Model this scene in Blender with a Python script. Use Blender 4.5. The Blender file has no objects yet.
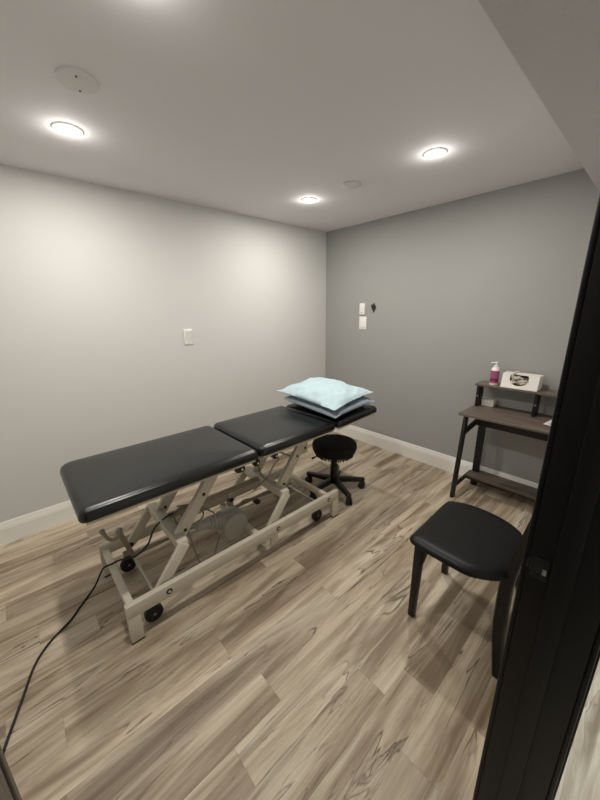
import bpy, bmesh, math, random
from mathutils import Vector, Matrix, noise
random.seed(7)
scene = bpy.context.scene
COL = scene.collection
PI = math.pi

# ------------------------------------------------------------------ materials
def s2l(c):
    return tuple((v/12.92 if v <= 0.04045 else ((v+0.055)/1.055)**2.4) for v in c)
def rgb(r, g, b):
    return (*s2l((r/255, g/255, b/255)), 1)

def new_mat(name):
    m = bpy.data.materials.new(name); m.use_nodes = True
    nt = m.node_tree
    return m, nt, nt.nodes['Principled BSDF']

def simple(name, col, rough=0.5, metal=0.0, spec=0.5, bump=None, vary=None, coat=0.0):
    """col + optional noise colour variation (scale, amount) and bump (scale, strength)"""
    m, nt, p = new_mat(name)
    p.inputs['Base Color'].default_value = col
    p.inputs['Roughness'].default_value = rough
    p.inputs['Metallic'].default_value = metal
    p.inputs['Specular IOR Level'].default_value = spec
    p.inputs['Coat Weight'].default_value = coat
    tc = nt.nodes.new('ShaderNodeTexCoord')
    if vary:
        n = nt.nodes.new('ShaderNodeTexNoise'); n.inputs['Scale'].default_value = vary[0]; n.inputs['Detail'].default_value = 5
        nt.links.new(tc.outputs['Object'], n.inputs['Vector'])
        mx = nt.nodes.new('ShaderNodeMix'); mx.data_type = 'RGBA'
        mx.inputs['A'].default_value = tuple(c*(1-vary[1]) for c in col[:3])+(1,)
        mx.inputs['B'].default_value = tuple(min(1, c*(1+vary[1])) for c in col[:3])+(1,)
        nt.links.new(n.outputs['Fac'], mx.inputs['Factor'])
        nt.links.new(mx.outputs['Result'], p.inputs['Base Color'])
    if bump:
        n = nt.nodes.new('ShaderNodeTexNoise'); n.inputs['Scale'].default_value = bump[0]; n.inputs['Detail'].default_value = 4
        nt.links.new(tc.outputs['Object'], n.inputs['Vector'])
        b = nt.nodes.new('ShaderNodeBump'); b.inputs['Strength'].default_value = bump[1]
        b.inputs['Distance'].default_value = bump[2] if len(bump) > 2 else 0.01
        nt.links.new(n.outputs['Fac'], b.inputs['Height'])
        nt.links.new(b.outputs['Normal'], p.inputs['Normal'])
    return m

def math_node(nt, op, a, b=None, c=None):
    n = nt.nodes.new('ShaderNodeMath'); n.operation = op
    for i, v in enumerate((a, b, c)):
        if v is None: continue
        if isinstance(v, (int, float)): n.inputs[i].default_value = v
        else: nt.links.new(v, n.inputs[i])
    return n.outputs[0]

def ramp(nt, fac, stops, interp='LINEAR'):
    r = nt.nodes.new('ShaderNodeValToRGB'); r.color_ramp.interpolation = interp
    els = r.color_ramp.elements
    while len(els) < len(stops): els.new(0.5)
    for e, (pos, c) in zip(els, stops):
        e.position = pos; e.color = c
    nt.links.new(fac, r.inputs[0])
    return r.outputs[0]

def mixc(nt, fac, a, b, mode='MIX'):
    m = nt.nodes.new('ShaderNodeMix'); m.data_type = 'RGBA'; m.blend_type = mode
    for k, v in (('Factor', fac), ('A', a), ('B', b)):
        if isinstance(v, (int, float)): m.inputs[k].default_value = v
        elif isinstance(v, tuple): m.inputs[k].default_value = v
        else: nt.links.new(v, m.inputs[k])
    return m.outputs['Result']

def floor_material():
    m, nt, p = new_mat('oak_laminate')
    tc = nt.nodes.new('ShaderNodeTexCoord')
    sep = nt.nodes.new('ShaderNodeSeparateXYZ'); nt.links.new(tc.outputs['Object'], sep.inputs[0])
    X, Y = sep.outputs[0], sep.outputs[1]
    W, L = 0.130, 1.15
    v = math_node(nt, 'DIVIDE', math_node(nt, 'ADD', Y, 0.065), W)
    row = math_node(nt, 'FLOOR', v)
    wn = nt.nodes.new('ShaderNodeTexWhiteNoise'); wn.noise_dimensions = '1D'
    nt.links.new(math_node(nt, 'MULTIPLY', row, 7.31), wn.inputs['W'])
    u = math_node(nt, 'ADD', math_node(nt, 'DIVIDE', X, L), wn.outputs['Value'])
    col = math_node(nt, 'FLOOR', u)
    wn2 = nt.nodes.new('ShaderNodeTexWhiteNoise'); wn2.noise_dimensions = '2D'
    cb = nt.nodes.new('ShaderNodeCombineXYZ'); nt.links.new(row, cb.inputs[0]); nt.links.new(col, cb.inputs[1])
    nt.links.new(cb.outputs[0], wn2.inputs['Vector'])
    ID = wn2.outputs['Value']
    def coords(sx, sy, k):
        c = nt.nodes.new('ShaderNodeCombineXYZ')
        nt.links.new(math_node(nt, 'MULTIPLY', X, sx), c.inputs[0])
        nt.links.new(math_node(nt, 'MULTIPLY', Y, sy), c.inputs[1])
        nt.links.new(math_node(nt, 'MULTIPLY', ID, k), c.inputs[2])
        return c.outputs[0]
    def noi(vec, scale, detail=4, rough=0.55, dist=0.0):
        n = nt.nodes.new('ShaderNodeTexNoise'); n.inputs['Scale'].default_value = scale
        n.inputs['Detail'].default_value = detail; n.inputs['Roughness'].default_value = rough
        n.inputs['Distortion'].default_value = dist
        nt.links.new(vec, n.inputs['Vector']); return n.outputs['Fac']
    broad = noi(coords(0.9, 8.0, 37.0), 1.0, 5, 0.62, 1.0)
    base = ramp(nt, broad, [(0.28, rgb(138, 122, 102)), (0.42, rgb(182, 166, 145)), (0.55, rgb(212, 199, 179)), (0.75, rgb(232, 224, 208))])
    fine = noi(coords(4.0, 110.0, 51.0), 1.0, 6, 0.7, 0.3)
    fcol = ramp(nt, fine, [(0.32, rgb(168, 158, 146)), (0.62, rgb(255, 255, 255))])
    c1 = mixc(nt, 0.42, base, fcol, 'MULTIPLY')
    def mapr(v, a, b, lo=0.0, hi=1.0):
        n = nt.nodes.new('ShaderNodeMapRange'); n.inputs['From Min'].default_value = a; n.inputs['From Max'].default_value = b
        n.inputs['To Min'].default_value = lo; n.inputs['To Max'].default_value = hi
        nt.links.new(v, n.inputs['Value']); return n.outputs[0]
    # broad dark heartwood bands drawn along the grain
    hp = noi(coords(0.85, 8.5, 71.0), 1.0, 3.5, 0.55, 0.9)
    c2 = mixc(nt, math_node(nt, 'MULTIPLY', mapr(hp, 0.53, 0.64), 0.72), c1, rgb(116, 98, 78))
    # thin meandering cracks at the border of those bands
    crack = mapr(math_node(nt, 'ABSOLUTE', math_node(nt, 'SUBTRACT', hp, 0.55)), 0.0, 0.010, 1, 0)
    gate = mapr(noi(coords(0.9, 3.0, 13.0), 1.0, 2, 0.5), 0.46, 0.54)
    c2 = mixc(nt, math_node(nt, 'MULTIPLY', math_node(nt, 'MULTIPLY', crack, gate), 0.9), c2, rgb(70, 55, 42))
    st = noi(coords(1.2, 15.0, 91.0), 1.0, 3.5, 0.55, 0.9)
    thin = mapr(math_node(nt, 'ABSOLUTE', math_node(nt, 'SUBTRACT', st, 0.5)), 0.0, 0.016, 1, 0)
    gate2 = mapr(noi(coords(1.3, 5.5, 23.0), 1.0, 3, 0.5), 0.5, 0.62)
    c3 = mixc(nt, math_node(nt, 'MULTIPLY', math_node(nt, 'MULTIPLY', thin, gate2), 0.7), c2, rgb(100, 84, 68))
    # knots
    vo = nt.nodes.new('ShaderNodeTexVoronoi'); vo.inputs['Scale'].default_value = 1.0; vo.inputs['Randomness'].default_value = 1.0
    nt.links.new(coords(1.5, 7.0, 19.0), vo.inputs['Vector'])
    kn = mapr(vo.outputs['Distance'], 0.03, 0.10, 1, 0)
    c3 = mixc(nt, math_node(nt, 'MULTIPLY', kn, 0.55), c3, rgb(88, 72, 58))
    # plank tone
    tone = ramp(nt, ID, [(0.0, rgb(218, 216, 212)), (0.3, rgb(252, 250, 244)), (0.6, rgb(230, 226, 218)), (0.8, rgb(255, 254, 250)), (1.0, rgb(240, 236, 230))])
    c4 = mixc(nt, 0.85, c3, tone, 'MULTIPLY')
    # joints
    fv = math_node(nt, 'FRACT', v); fu = math_node(nt, 'FRACT', u)
    ev = math_node(nt, 'MINIMUM', fv, math_node(nt, 'SUBTRACT', 1.0, fv))
    eu = math_node(nt, 'MINIMUM', fu, math_node(nt, 'SUBTRACT', 1.0, fu))
    jv = math_node(nt, 'LESS_THAN', ev, 0.008); ju = math_node(nt, 'LESS_THAN', eu, 0.0012)
    j = math_node(nt, 'MAXIMUM', jv, ju)
    c5 = mixc(nt, math_node(nt, 'MULTIPLY', j, 0.25), c4, rgb(104, 88, 68))
    nt.links.new(c5, p.inputs['Base Color'])
    p.inputs['Roughness'].default_value = 0.5
    p.inputs['Specular IOR Level'].default_value = 0.35
    b = nt.nodes.new('ShaderNodeBump'); b.inputs['Strength'].default_value = 0.12; b.inputs['Distance'].default_value = 0.002
    nt.links.new(fine, b.inputs['Height']); nt.links.new(b.outputs['Normal'], p.inputs['Normal'])
    return m

def wood_material(name, stops, sx, sy, sz, rough=0.5, spec=0.4):
    m, nt, p = new_mat(name)
    tc = nt.nodes.new('ShaderNodeTexCoord')
    mp = nt.nodes.new('ShaderNodeMapping'); mp.inputs['Scale'].default_value = (sx, sy, sz)
    nt.links.new(tc.outputs['Object'], mp.inputs['Vector'])
    n = nt.nodes.new('ShaderNodeTexNoise'); n.inputs['Scale'].default_value = 1; n.inputs['Detail'].default_value = 6
    n.inputs['Roughness'].default_value = 0.65; n.inputs['Distortion'].default_value = 0.6
    nt.links.new(mp.outputs[0], n.inputs['Vector'])
    c = ramp(nt, n.outputs['Fac'], stops)
    nt.links.new(c, p.inputs['Base Color'])
    p.inputs['Roughness'].default_value = rough; p.inputs['Specular IOR Level'].default_value = spec
    b = nt.nodes.new('ShaderNodeBump'); b.inputs['Strength'].default_value = 0.1; b.inputs['Distance'].default_value = 0.002
    nt.links.new(n.outputs['Fac'], b.inputs['Height']); nt.links.new(b.outputs['Normal'], p.inputs['Normal'])
    return m

def emit(name, col, strength):
    m, nt, p = new_mat(name)
    p.inputs['Base Color'].default_value = col
    p.inputs['Emission Color'].default_value = col
    p.inputs['Emission Strength'].default_value = strength
    return m

M_floor = floor_material()
M_wall_light = simple('light_grey_wall_paint', rgb(212, 211, 208), 0.62, spec=0.3, bump=(260, 0.10, 0.001))
M_wall_grey = simple('mid_grey_wall_paint', rgb(160, 160, 157), 0.6, spec=0.3, bump=(260, 0.10, 0.001))
M_ceiling = simple('ceiling_paint', rgb(229, 227, 229), 0.8, spec=0.2, bump=(320, 0.15, 0.001))
M_soffit = simple('textured_soffit_paint', rgb(203, 201, 203), 0.85, spec=0.2, bump=(300, 0.9, 0.003), vary=(300, 0.12))
M_hall = simple('hall_wall_paint', rgb(206, 205, 202), 0.7, spec=0.2, bump=(200, 0.1, 0.001))
M_trim = simple('white_trim_paint', rgb(240, 238, 232), 0.4, bump=(80, 0.05, 0.001))
M_black_wood = wood_material('black_painted_door_wood', [(0.3, rgb(8, 8, 8)), (0.7, rgb(14, 13, 13))], 30, 30, 2.0, 0.5, 0.22)
M_door_leaf = wood_material('dark_brown_door_leaf_wood', [(0.3, rgb(54, 48, 43)), (0.55, rgb(88, 78, 68)), (0.75, rgb(112, 100, 88))], 40, 40, 2.2, 0.5, 0.35)
M_vinyl = simple('black_vinyl', rgb(18, 19, 20), 0.26, spec=0.5, bump=(380, 0.18, 0.001), vary=(14, 0.08))
M_vinyl_chair = simple('black_leatherette', rgb(9, 9, 9), 0.42, spec=0.28, bump=(420, 0.2, 0.001))
M_frame = simple('cream_powder_coat', rgb(212, 204, 186), 0.42, spec=0.45, vary=(18, 0.04))
M_frame_dk = simple('greyish_beige_steel', rgb(150, 139, 122), 0.5, spec=0.4, vary=(20, 0.06))
M_chrome = simple('zinc_plated_steel', rgb(178, 174, 166), 0.3, metal=0.9)
M_rubber = simple('black_rubber', rgb(19, 19, 20), 0.55, bump=(150, 0.1, 0.001))
M_plastic = simple('black_plastic', rgb(16, 16, 17), 0.38, vary=(30, 0.1))
M_motor = simple('grey_actuator_plastic', rgb(180, 176, 166), 0.5, vary=(25, 0.06))
M_cable_grey = simple('grey_cable', rgb(140, 134, 122), 0.5, vary=(40, 0.05))
M_stool = simple('black_fabric', rgb(30, 30, 29), 0.85, spec=0.2, bump=(500, 0.5, 0.001), vary=(200, 0.2))
M_chair_wood = wood_material('black_lacquered_wood', [(0.3, rgb(14, 13, 12)), (0.7, rgb(24, 22, 20))], 30, 30, 3, 0.4)
M_desk_wood = wood_material('grey_brown_desk_board', [(0.25, rgb(70, 60, 53)), (0.5, rgb(104, 92, 83)), (0.75, rgb(132, 119, 108))], 45, 3.0, 45, 0.5)
M_desk_metal = simple('black_desk_metal', rgb(17, 17, 17), 0.45, vary=(20, 0.1))
M_pillow_a = simple('pale_blue_pillowcase', rgb(182, 204, 210), 0.75, spec=0.25, bump=(45, 0.25, 0.01))
M_pillow_b = simple('grey_blue_pillowcase', rgb(156, 168, 180), 0.75, spec=0.25, bump=(45, 0.25, 0.01))
M_white_plastic = simple('white_plastic', rgb(238, 237, 232), 0.4, vary=(30, 0.02))
M_cover = simple('matt_ceiling_plastic', rgb(218, 216, 214), 0.7, vary=(30, 0.02))
M_card = simple('white_cardboard', rgb(236, 232, 226), 0.7, vary=(60, 0.03))
M_card_in = simple('dark_box_inside', rgb(96, 82, 66), 0.8, vary=(60, 0.1))
M_glove = simple('pale_vinyl_glove', rgb(196, 190, 176), 0.5, bump=(60, 0.5, 0.01))
M_pink = simple('magenta_label', rgb(170, 72, 118), 0.45, vary=(50, 0.1))
M_pink_dk = simple('purple_label_band', rgb(112, 38, 80), 0.45, vary=(50, 0.1))
M_paper = simple('white_paper', rgb(228, 226, 220), 0.8, vary=(40, 0.02))
M_ink = simple('grey_print', rgb(120, 118, 116), 0.8, vary=(40, 0.05))
M_hook = simple('dark_bronze_metal', rgb(66, 60, 52), 0.4, metal=0.6, vary=(30, 0.1))
M_lens = emit('glowing_lamp_lens', (1.0, 0.93, 0.82, 1), 22.0)

# ------------------------------------------------------------------ mesh helpers
def nb(): return bmesh.new()

def obj(name, bm, mat, parent=None, smooth=True, angle=35):
    bmesh.ops.remove_doubles(bm, verts=bm.verts, dist=1e-6)
    bmesh.ops.recalc_face_normals(bm, faces=bm.faces)
    me = bpy.data.meshes.new(name); bm.to_mesh(me); bm.free()
    mats = mat if isinstance(mat, (list, tuple)) else [mat]
    for m in mats: me.materials.append(m)
    if smooth:
        for p in me.polygons: p.use_smooth = True
        me.set_sharp_from_angle(angle=math.radians(angle))
    o = bpy.data.objects.new(name, me); COL.objects.link(o)
    if parent is not None:
        o.parent = parent
        # meshes are written in world coordinates: bring them into the parent's frame
        root = Matrix.Identity(4); q = parent
        while q is not None:
            root = q.matrix_basis @ root; q = q.parent
        me.transform(root.inverted())
    return o

def recenter(o, c):
    c = Vector(c); o.data.transform(Matrix.Translation(-c)); o.location = c
    return o

def tag(o, label, cat, group=None):
    o['label'] = label; o['category'] = cat
    if group: o['group'] = group
    return o

def thing(name, label, cat, loc=(0, 0, 0), group=None, rz=0):
    o = bpy.data.objects.new(name, None); COL.objects.link(o)
    o.location = loc; o.rotation_euler = (0, 0, rz); o.empty_display_size = 0.1
    return tag(o, label, cat, group)

def struct(name, bm, mat, smooth=False, parent=None):
    o = obj(name, bm, mat, parent, smooth=smooth); o['kind'] = 'structure'; return o

def box(bm, a, b, bev=0.0, rot=None, mi=0, seg=2):
    """axis aligned box a..b, optional bevel; rot = (pivot, Matrix)"""
    a, b = Vector(a), Vector(b)
    lo = Vector((min(a[i], b[i]) for i in range(3))); hi = Vector((max(a[i], b[i]) for i in range(3)))
    t = bmesh.new()
    r = bmesh.ops.create_cube(t, size=1)
    for v in r['verts']:
        v.co = Vector((lo[i] + (v.co[i]+0.5)*(hi[i]-lo[i]) for i in range(3)))
    if bev > 0:
        bev = min(bev, 0.45*min(hi-lo))
        bmesh.ops.bevel(t, geom=t.edges[:], offset=bev, segments=seg, profile=0.5, affect='EDGES')
    if rot:
        pv, mt = Vector(rot[0]), rot[1]
        for v in t.verts: v.co = mt @ (v.co-pv) + pv
    add(bm, t, mi)

def add(bm, t, mi=0):
    mp = {}
    for v in t.verts: mp[v] = bm.verts.new(v.co)
    for f in t.faces:
        try:
            g = bm.faces.new([mp[v] for v in f.verts]); g.material_index = mi if mi else f.material_index
        except ValueError: pass
    t.free()

def frame_of(d, up=(0, 0, 1)):
    d = Vector(d).normalized(); up = Vector(up)
    if abs(d.dot(up)) > 0.98: up = Vector((1, 0, 0))
    s = d.cross(up).normalized(); u = s.cross(d).normalized()
    return d, s, u

def bar(bm, p, q, w, h, bev=0.003, up=(0, 0, 1), mi=0):
    """rectangular bar from p to q; w across, h along the 'up' side"""
    p, q = Vector(p), Vector(q); L = (q-p).length
    d, s, u = frame_of(q-p, up)
    t = bmesh.new(); box(t, (0, -w/2, -h/2), (L, w/2, h/2), bev)
    for v in t.verts: v.co = p + d*v.co.x + s*v.co.y + u*v.co.z
    add(bm, t, mi)

def cyl(bm, p, q, r, r2=None, n=24, bev=0.0, mi=0):
    """cylinder / cone p..q; bevelled ends with bev"""
    r2 = r if r2 is None else r2
    p, q = Vector(p), Vector(q); L = (q-p).length
    if bev > 0: prof = [(0, 0), (r-bev, 0), (r-bev*0.3, bev*0.3), (r, bev), (r2, L-bev), (r2-bev*0.3, L-bev*0.3), (r2-bev, L), (0, L)]
    else: prof = [(0, 0), (r, 0), (r2, L), (0, L)]
    lathe(bm, p, q-p, prof, n, mi)

def lathe(bm, o, axis, prof, n=24, mi=0):
    """revolve (radius, height) profile about axis through o"""
    o = Vector(o); d, s, u = frame_of(axis)
    rings = []
    for r, h in prof:
        if r < 1e-6: rings.append([bm.verts.new(o + d*h)])
        else: rings.append([bm.verts.new(o + d*h + s*(r*math.cos(2*PI*k/n)) + u*(r*math.sin(2*PI*k/n))) for k in range(n)])
    for A, B in zip(rings, rings[1:]):
        for k in range(n):
            k2 = (k+1) % n
            if len(A) == 1 and len(B) == 1: continue
            if len(A) == 1: f = bm.faces.new((A[0], B[k], B[k2]))
            elif len(B) == 1: f = bm.faces.new((A[k], A[k2], B[0]))
            else: f = bm.faces.new((A[k], A[k2], B[k2], B[k]))
            f.material_index = mi

def spline(pts, n=8):
    P = [Vector(p) for p in pts]; P = [2*P[0]-P[1]] + P + [2*P[-1]-P[-2]]
    out = []
    for i in range(1, len(P)-2):
        a, b, c, d = P[i-1:i+3]
        for k in range(n):
            t = k/n
            out.append(0.5*((2*b)+(c-a)*t+(2*a-5*b+4*c-d)*t*t+(3*b-a-3*c+d)*t**3))
    out.append(P[-2]); return out

def tube(bm, pts, r, n=10, smooth=8, mi=0):
    pts = spline(pts, smooth) if smooth else [Vector(p) for p in pts]
    d, s, u = frame_of(pts[1]-pts[0]); rings = []
    for i, p in enumerate(pts):
        t = (pts[min(i+1, len(pts)-1)] - pts[max(i-1, 0)])
        if t.length < 1e-9: t = d
        t.normalize()
        s = (s - t*s.dot(t)).normalized(); u = t.cross(s)
        rings.append([bm.verts.new(p + s*(r*math.cos(2*PI*k/n)) + u*(r*math.sin(2*PI*k/n))) for k in range(n)])
    for A, B in zip(rings, rings[1:]):
        for k in range(n):
            bm.faces.new((A[k], A[(k+1) % n], B[(k+1) % n], B[k])).material_index = mi
    bm.faces.new(rings[0]).material_index = mi; bm.faces.new(rings[-1]).material_index = mi

def prism(bm, poly, axis, a, b, bev=0.0, mi=0):
    """extrude a 2-D polygon along axis ('x','y','z') from a to b"""
    def P(u, v, w):
        return {'x': (w, u, v), 'y': (u, w, v), 'z': (u, v, w)}[axis]
    t = bmesh.new()
    A = [t.verts.new(P(u, v, a)) for u, v in poly]; B = [t.verts.new(P(u, v, b)) for u, v in poly]
    t.faces.new(A); t.faces.new(B)
    n = len(poly)
    for i in range(n): t.faces.new((A[i], A[(i+1) % n], B[(i+1) % n], B[i]))
    bmesh.ops.recalc_face_normals(t, faces=t.faces)
    if bev > 0: bmesh.ops.bevel(t, geom=t.edges[:], offset=bev, segments=2, profile=0.5, affect='EDGES')
    add(bm, t, mi)

def rrect(x0, x1, y0, y1, r, n=7):
    """rounded rectangle outline with r = (r00, r10, r11, r01) or a number"""
    rr = (r,)*4 if not isinstance(r, (tuple, list)) else r
    C = [(x0, y0, 1, 1, PI), (x1, y0, -1, 1, 1.5*PI), (x1, y1, -1, -1, 0), (x0, y1, 1, -1, 0.5*PI)]
    out = []
    for (cx, cy, sx, sy, a0), q in zip(C, rr):
        for k in range(n+1):
            a = a0 + 0.5*PI*k/n
            out.append((cx + sx*q + q*math.cos(a), cy + sy*q + q*math.sin(a)))
    return out

def inset(poly, d):
    n = len(poly); out = []
    for i in range(n):
        a = Vector(poly[i-1]); b = Vector(poly[i]); c = Vector(poly[(i+1) % n])
        t1 = (b-a); t2 = (c-b)
        if t1.length < 1e-7: t1 = t2
        if t2.length < 1e-7: t2 = t1
        t = (t1.normalized()+t2.normalized()).normalized()
        out.append((b.x - t.y*d, b.y + t.x*d))
    return out

def pad(bm, poly, prof, z_fn=None, crown=0.0, rings=6, mi=0):
    """upholstered pad: outline (ccw), prof = [(inset, z)...] bottom to top, then a crowned top"""
    cx = sum(p[0] for p in poly)/len(poly); cy = sum(p[1] for p in poly)/len(poly)
    z_fn = z_fn or (lambda x, y: 0.0)
    loops = []
    for d, z in prof:
        loops.append([bm.verts.new((x, y, z + z_fn(x, y))) for x, y in inset(poly, d)])
    last = inset(poly, prof[-1][0]); zt = prof[-1][1]
    for k in range(1, rings):
        s = 1 - k/rings
        L = [(cx+(x-cx)*s, cy+(y-cy)*s) for x, y in last]
        z = zt + crown*(1 - s**2.5)
        loops.append([bm.verts.new((x, y, z + z_fn(x, y))) for x, y in L])
    n = len(poly)
    for A, B in zip(loops, loops[1:]):
        for i in range(n): bm.faces.new((A[i], A[(i+1) % n], B[(i+1) % n], B[i])).material_index = mi
    top = bm.verts.new((cx, cy, zt + crown + z_fn(cx, cy)))
    for i in range(n): bm.faces.new((loops[-1][i], loops[-1][(i+1) % n], top)).material_index = mi
    bm.faces.new(loops[0][::-1]).material_index = mi

# ------------------------------------------------------------------ room shell
XG, YL, HC = 2.794, 2.635, 2.245     # grey wall, light wall, ceiling
XB = -0.52                            # wall behind the door
Y0, Y1 = -0.025, 0.098                # door wall, hall face and room face
XJL, XJR, HD = -0.055, 0.752, 2.04    # clear door opening
HALL_Y = -1.35

b = nb(); box(b, (XB-0.1, HALL_Y-0.1, -0.06), (XG+0.1, YL+0.1, 0)); struct('floor', b, M_floor)
b = nb(); box(b, (XB-0.1, HALL_Y-0.1, HC), (XG+0.1, YL+0.1, HC+0.06)); struct('ceiling', b, M_ceiling)
b = nb(); box(b, (XB-0.1, YL, 0), (XG+0.1, YL+0.1, HC)); struct('wall_left', b, M_wall_light)
b = nb(); box(b, (XG, HALL_Y, 0), (XG+0.1, YL, HC)); struct('wall_right', b, M_wall_grey)
b = nb(); box(b, (XB-0.1, HALL_Y, 0), (XB, YL, HC)); struct('wall_back', b, M_wall_light)
b = nb(); box(b, (XB-0.1, HALL_Y-0.1, 0), (XG+0.1, HALL_Y, HC)); struct('wall_hall', b, M_hall)
b = nb()
box(b, (XB, Y0, 0), (XJL-0.022, Y1, HC)); box(b, (XJR+0.022, Y0, 0), (XG, Y1, HC)); box(b, (XJL-0.022, Y0, HD+0.022), (XJR+0.022, Y1, HC))
struct('wall_front', b, M_wall_light)
b = nb(); box(b, (XB, Y1, 2.08), (XG, 0.40, HC)); struct('trim_1', b, M_soffit)   # dropped soffit over the door wall

def baseboard(name, p, q, nrm):
    """profiled baseboard along p->q, nrm points into the room"""
    prof = [(0, 0), (0.014, 0), (0.014, 0.105), (0.012, 0.112), (0.012, 0.118), (0.009, 0.126), (0.006, 0.140), (0.003, 0.149), (0, 0.150)]
    b = nb(); A = []; B = []
    for d, z in prof:
        A.append(b.verts.new((p[0]+nrm[0]*d, p[1]+nrm[1]*d, z))); B.append(b.verts.new((q[0]+nrm[0]*d, q[1]+nrm[1]*d, z)))
    n = len(prof)
    for i in range(n): b.faces.new((A[i], A[(i+1) % n], B[(i+1) % n], B[i]))
    b.faces.new(A); b.faces.new(B)
    struct(name, b, M_trim)
baseboard('baseboard_left', (XB, YL), (XG-0.014, YL), (0, -1))
baseboard('baseboard_right', (XG, Y1), (XG, YL), (-1, 0))
baseboard('baseboard_back', (XB, Y1), (XB, YL-0.014), (1, 0))
baseboard('baseboard_front', (XJR+0.10, Y1), (XG-0.014, Y1), (0, 1))
baseboard('baseboard_hall', (XB, HALL_Y), (XG, HALL_Y), (0, 1))

# door lining, stops, casings (right jamb fills the right edge of the photo)
b = nb()
for x0, x1 in ((XJL-0.02, XJL), (XJR, XJR+0.02)):
    box(b, (x0, Y0-0.002, 0), (x1, Y1+0.002, HD), 0.0015)
box(b, (XJL-0.02, Y0-0.002, HD), (XJR+0.02, Y1+0.002, HD+0.02), 0.0015)
fr = struct('door_1', b, M_black_wood, smooth=True)
def doorpart(name, bm, mat): return obj(name, bm, mat, fr)
b = nb()
box(b, (XJR-0.011, 0.020, 0), (XJR, 0.058, HD), 0.003); doorpart('door_stop', b, M_black_wood)
b = nb(); box(b, (XJL, 0.020, 0), (XJL+0.011, 0.058, HD), 0.003); doorpart('door_stop', b, M_black_wood)
b = nb(); box(b, (XJL+0.011, 0.020, HD-0.011), (XJR-0.011, 0.058, HD), 0.003); doorpart('door_stop', b, M_black_wood)
def casing(x0, x1, y0, y1, z0, z1):
    b = nb(); box(b, (x0, y0, z0), (x1, y1, z1), 0.004)
    return b
for ya, yb, yc in ((Y1+0.002, Y1+0.013, Y1+0.019), (Y0-0.002, Y0-0.013, Y0-0.019)):
    b = casing(XJR+0.005, XJR+0.070, ya, yb, 0, HD+0.072); box(b, (XJR+0.045, yb, 0), (XJR+0.070, yc, HD+0.072), 0.004); doorpart('casing', b, M_black_wood)
    b = casing(XJL-0.070, XJL-0.005, ya, yb, 0, HD+0.072); box(b, (XJL-0.070, yb, 0), (XJL-0.045, yc, HD+0.072), 0.004); doorpart('casing', b, M_black_wood)
    b = casing(XJL-0.005, XJR+0.005, ya, yb, HD+0.006, HD+0.038); doorpart('casing', b, M_black_wood)
# strike plate with lip
b = nb()
prism(b, [(0.064, 0.885), (0.094, 0.885), (0.094, 0.898), (0.064, 0.898)], 'x', XJR-0.0018, XJR+0.001)
prism(b, [(0.064, 0.924), (0.094, 0.924), (0.094, 0.937), (0.064, 0.937)], 'x', XJR-0.0018, XJR+0.001)
box(b, (XJR-0.0018, 0.064, 0.898), (XJR+0.001, 0.071, 0.924)); box(b, (XJR-0.0018, 0.088, 0.898), (XJR+0.001, 0.094, 0.924))
bar(b, (XJR-0.001, 0.092, 0.911), (XJR+0.004, 0.102, 0.911), 0.024, 0.0016, 0.0003, up=(1, 0, 0))
for z in (0.8915, 0.9305): cyl(b, (XJR-0.003, 0.079, z), (XJR, 0.079, z), 0.0035, n=12)
doorpart('strike_plate', b, M_plastic)
b = nb(); box(b, (XJR-0.0006, 0.071, 0.898), (XJR+0.003, 0.088, 0.924)); doorpart('strike_hole', b, M_rubber)
b = nb(); box(b, (XJR-0.004, 0.066, 0.900), (XJR-0.0015, 0.073, 0.914), 0.001); doorpart('strike_highlight', b, M_chrome)  # bright chip added as the small highlight on the strike plate

# the open door leaf, hinged on the left jamb, swung far into the room
hx, hy = XJL-0.008, Y1+0.024
far = Vector((-0.196, 0.862)); dirv = (far-Vector((hx, hy))); Lw = dirv.length; ang = math.atan2(dirv.y, dirv.x)
leafM = Matrix.Translation((hx, hy, 0)) @ Matrix.Rotation(ang, 4, 'Z')
def leaf_part(bm): 
    for v in bm.verts: v.co = leafM @ v.co
    return bm
b = nb(); box(b, (0, 0, 0.008), (Lw, 0.035, 2.03), 0.002)
# raised stiles and rails on the face towards the room
lf = struct('door_2', leaf_part(b), M_door_leaf, smooth=True)
for nm, a, c in (('stile', (0.0, -0.006, 0.008), (0.105, 0, 2.03)), ('stile', (Lw-0.105, -0.006, 0.008), (Lw, 0, 2.03)),
                 ('rail', (0.105, -0.006, 0.008), (Lw-0.105, 0, 0.24)), ('rail', (0.105, -0.006, 0.93), (Lw-0.105, 0, 1.07)), ('rail', (0.105, -0.006, 1.90), (Lw-0.105, 0, 2.03))):
    b = nb(); box(b, a, c, 0.0025); obj(nm, leaf_part(b), M_door_leaf, lf)
b = nb()
lathe(b, (Lw-0.06, -0.006, 0.92), (0, -1, 0), [(0, 0), (0.026, 0), (0.026, 0.006), (0.011, 0.009), (0.010, 0.028), (0.024, 0.036), (0.027, 0.048), (0.020, 0.060), (0, 0.062)])
obj('door_knob', leaf_part(b), M_hook, lf)
for z in (0.22, 1.0, 1.8):
    b = nb(); cyl(b, (-0.006, -0.004, z), (-0.006, -0.004, z+0.09), 0.006, n=14); obj('hinge', leaf_part(b), M_hook, lf)

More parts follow.
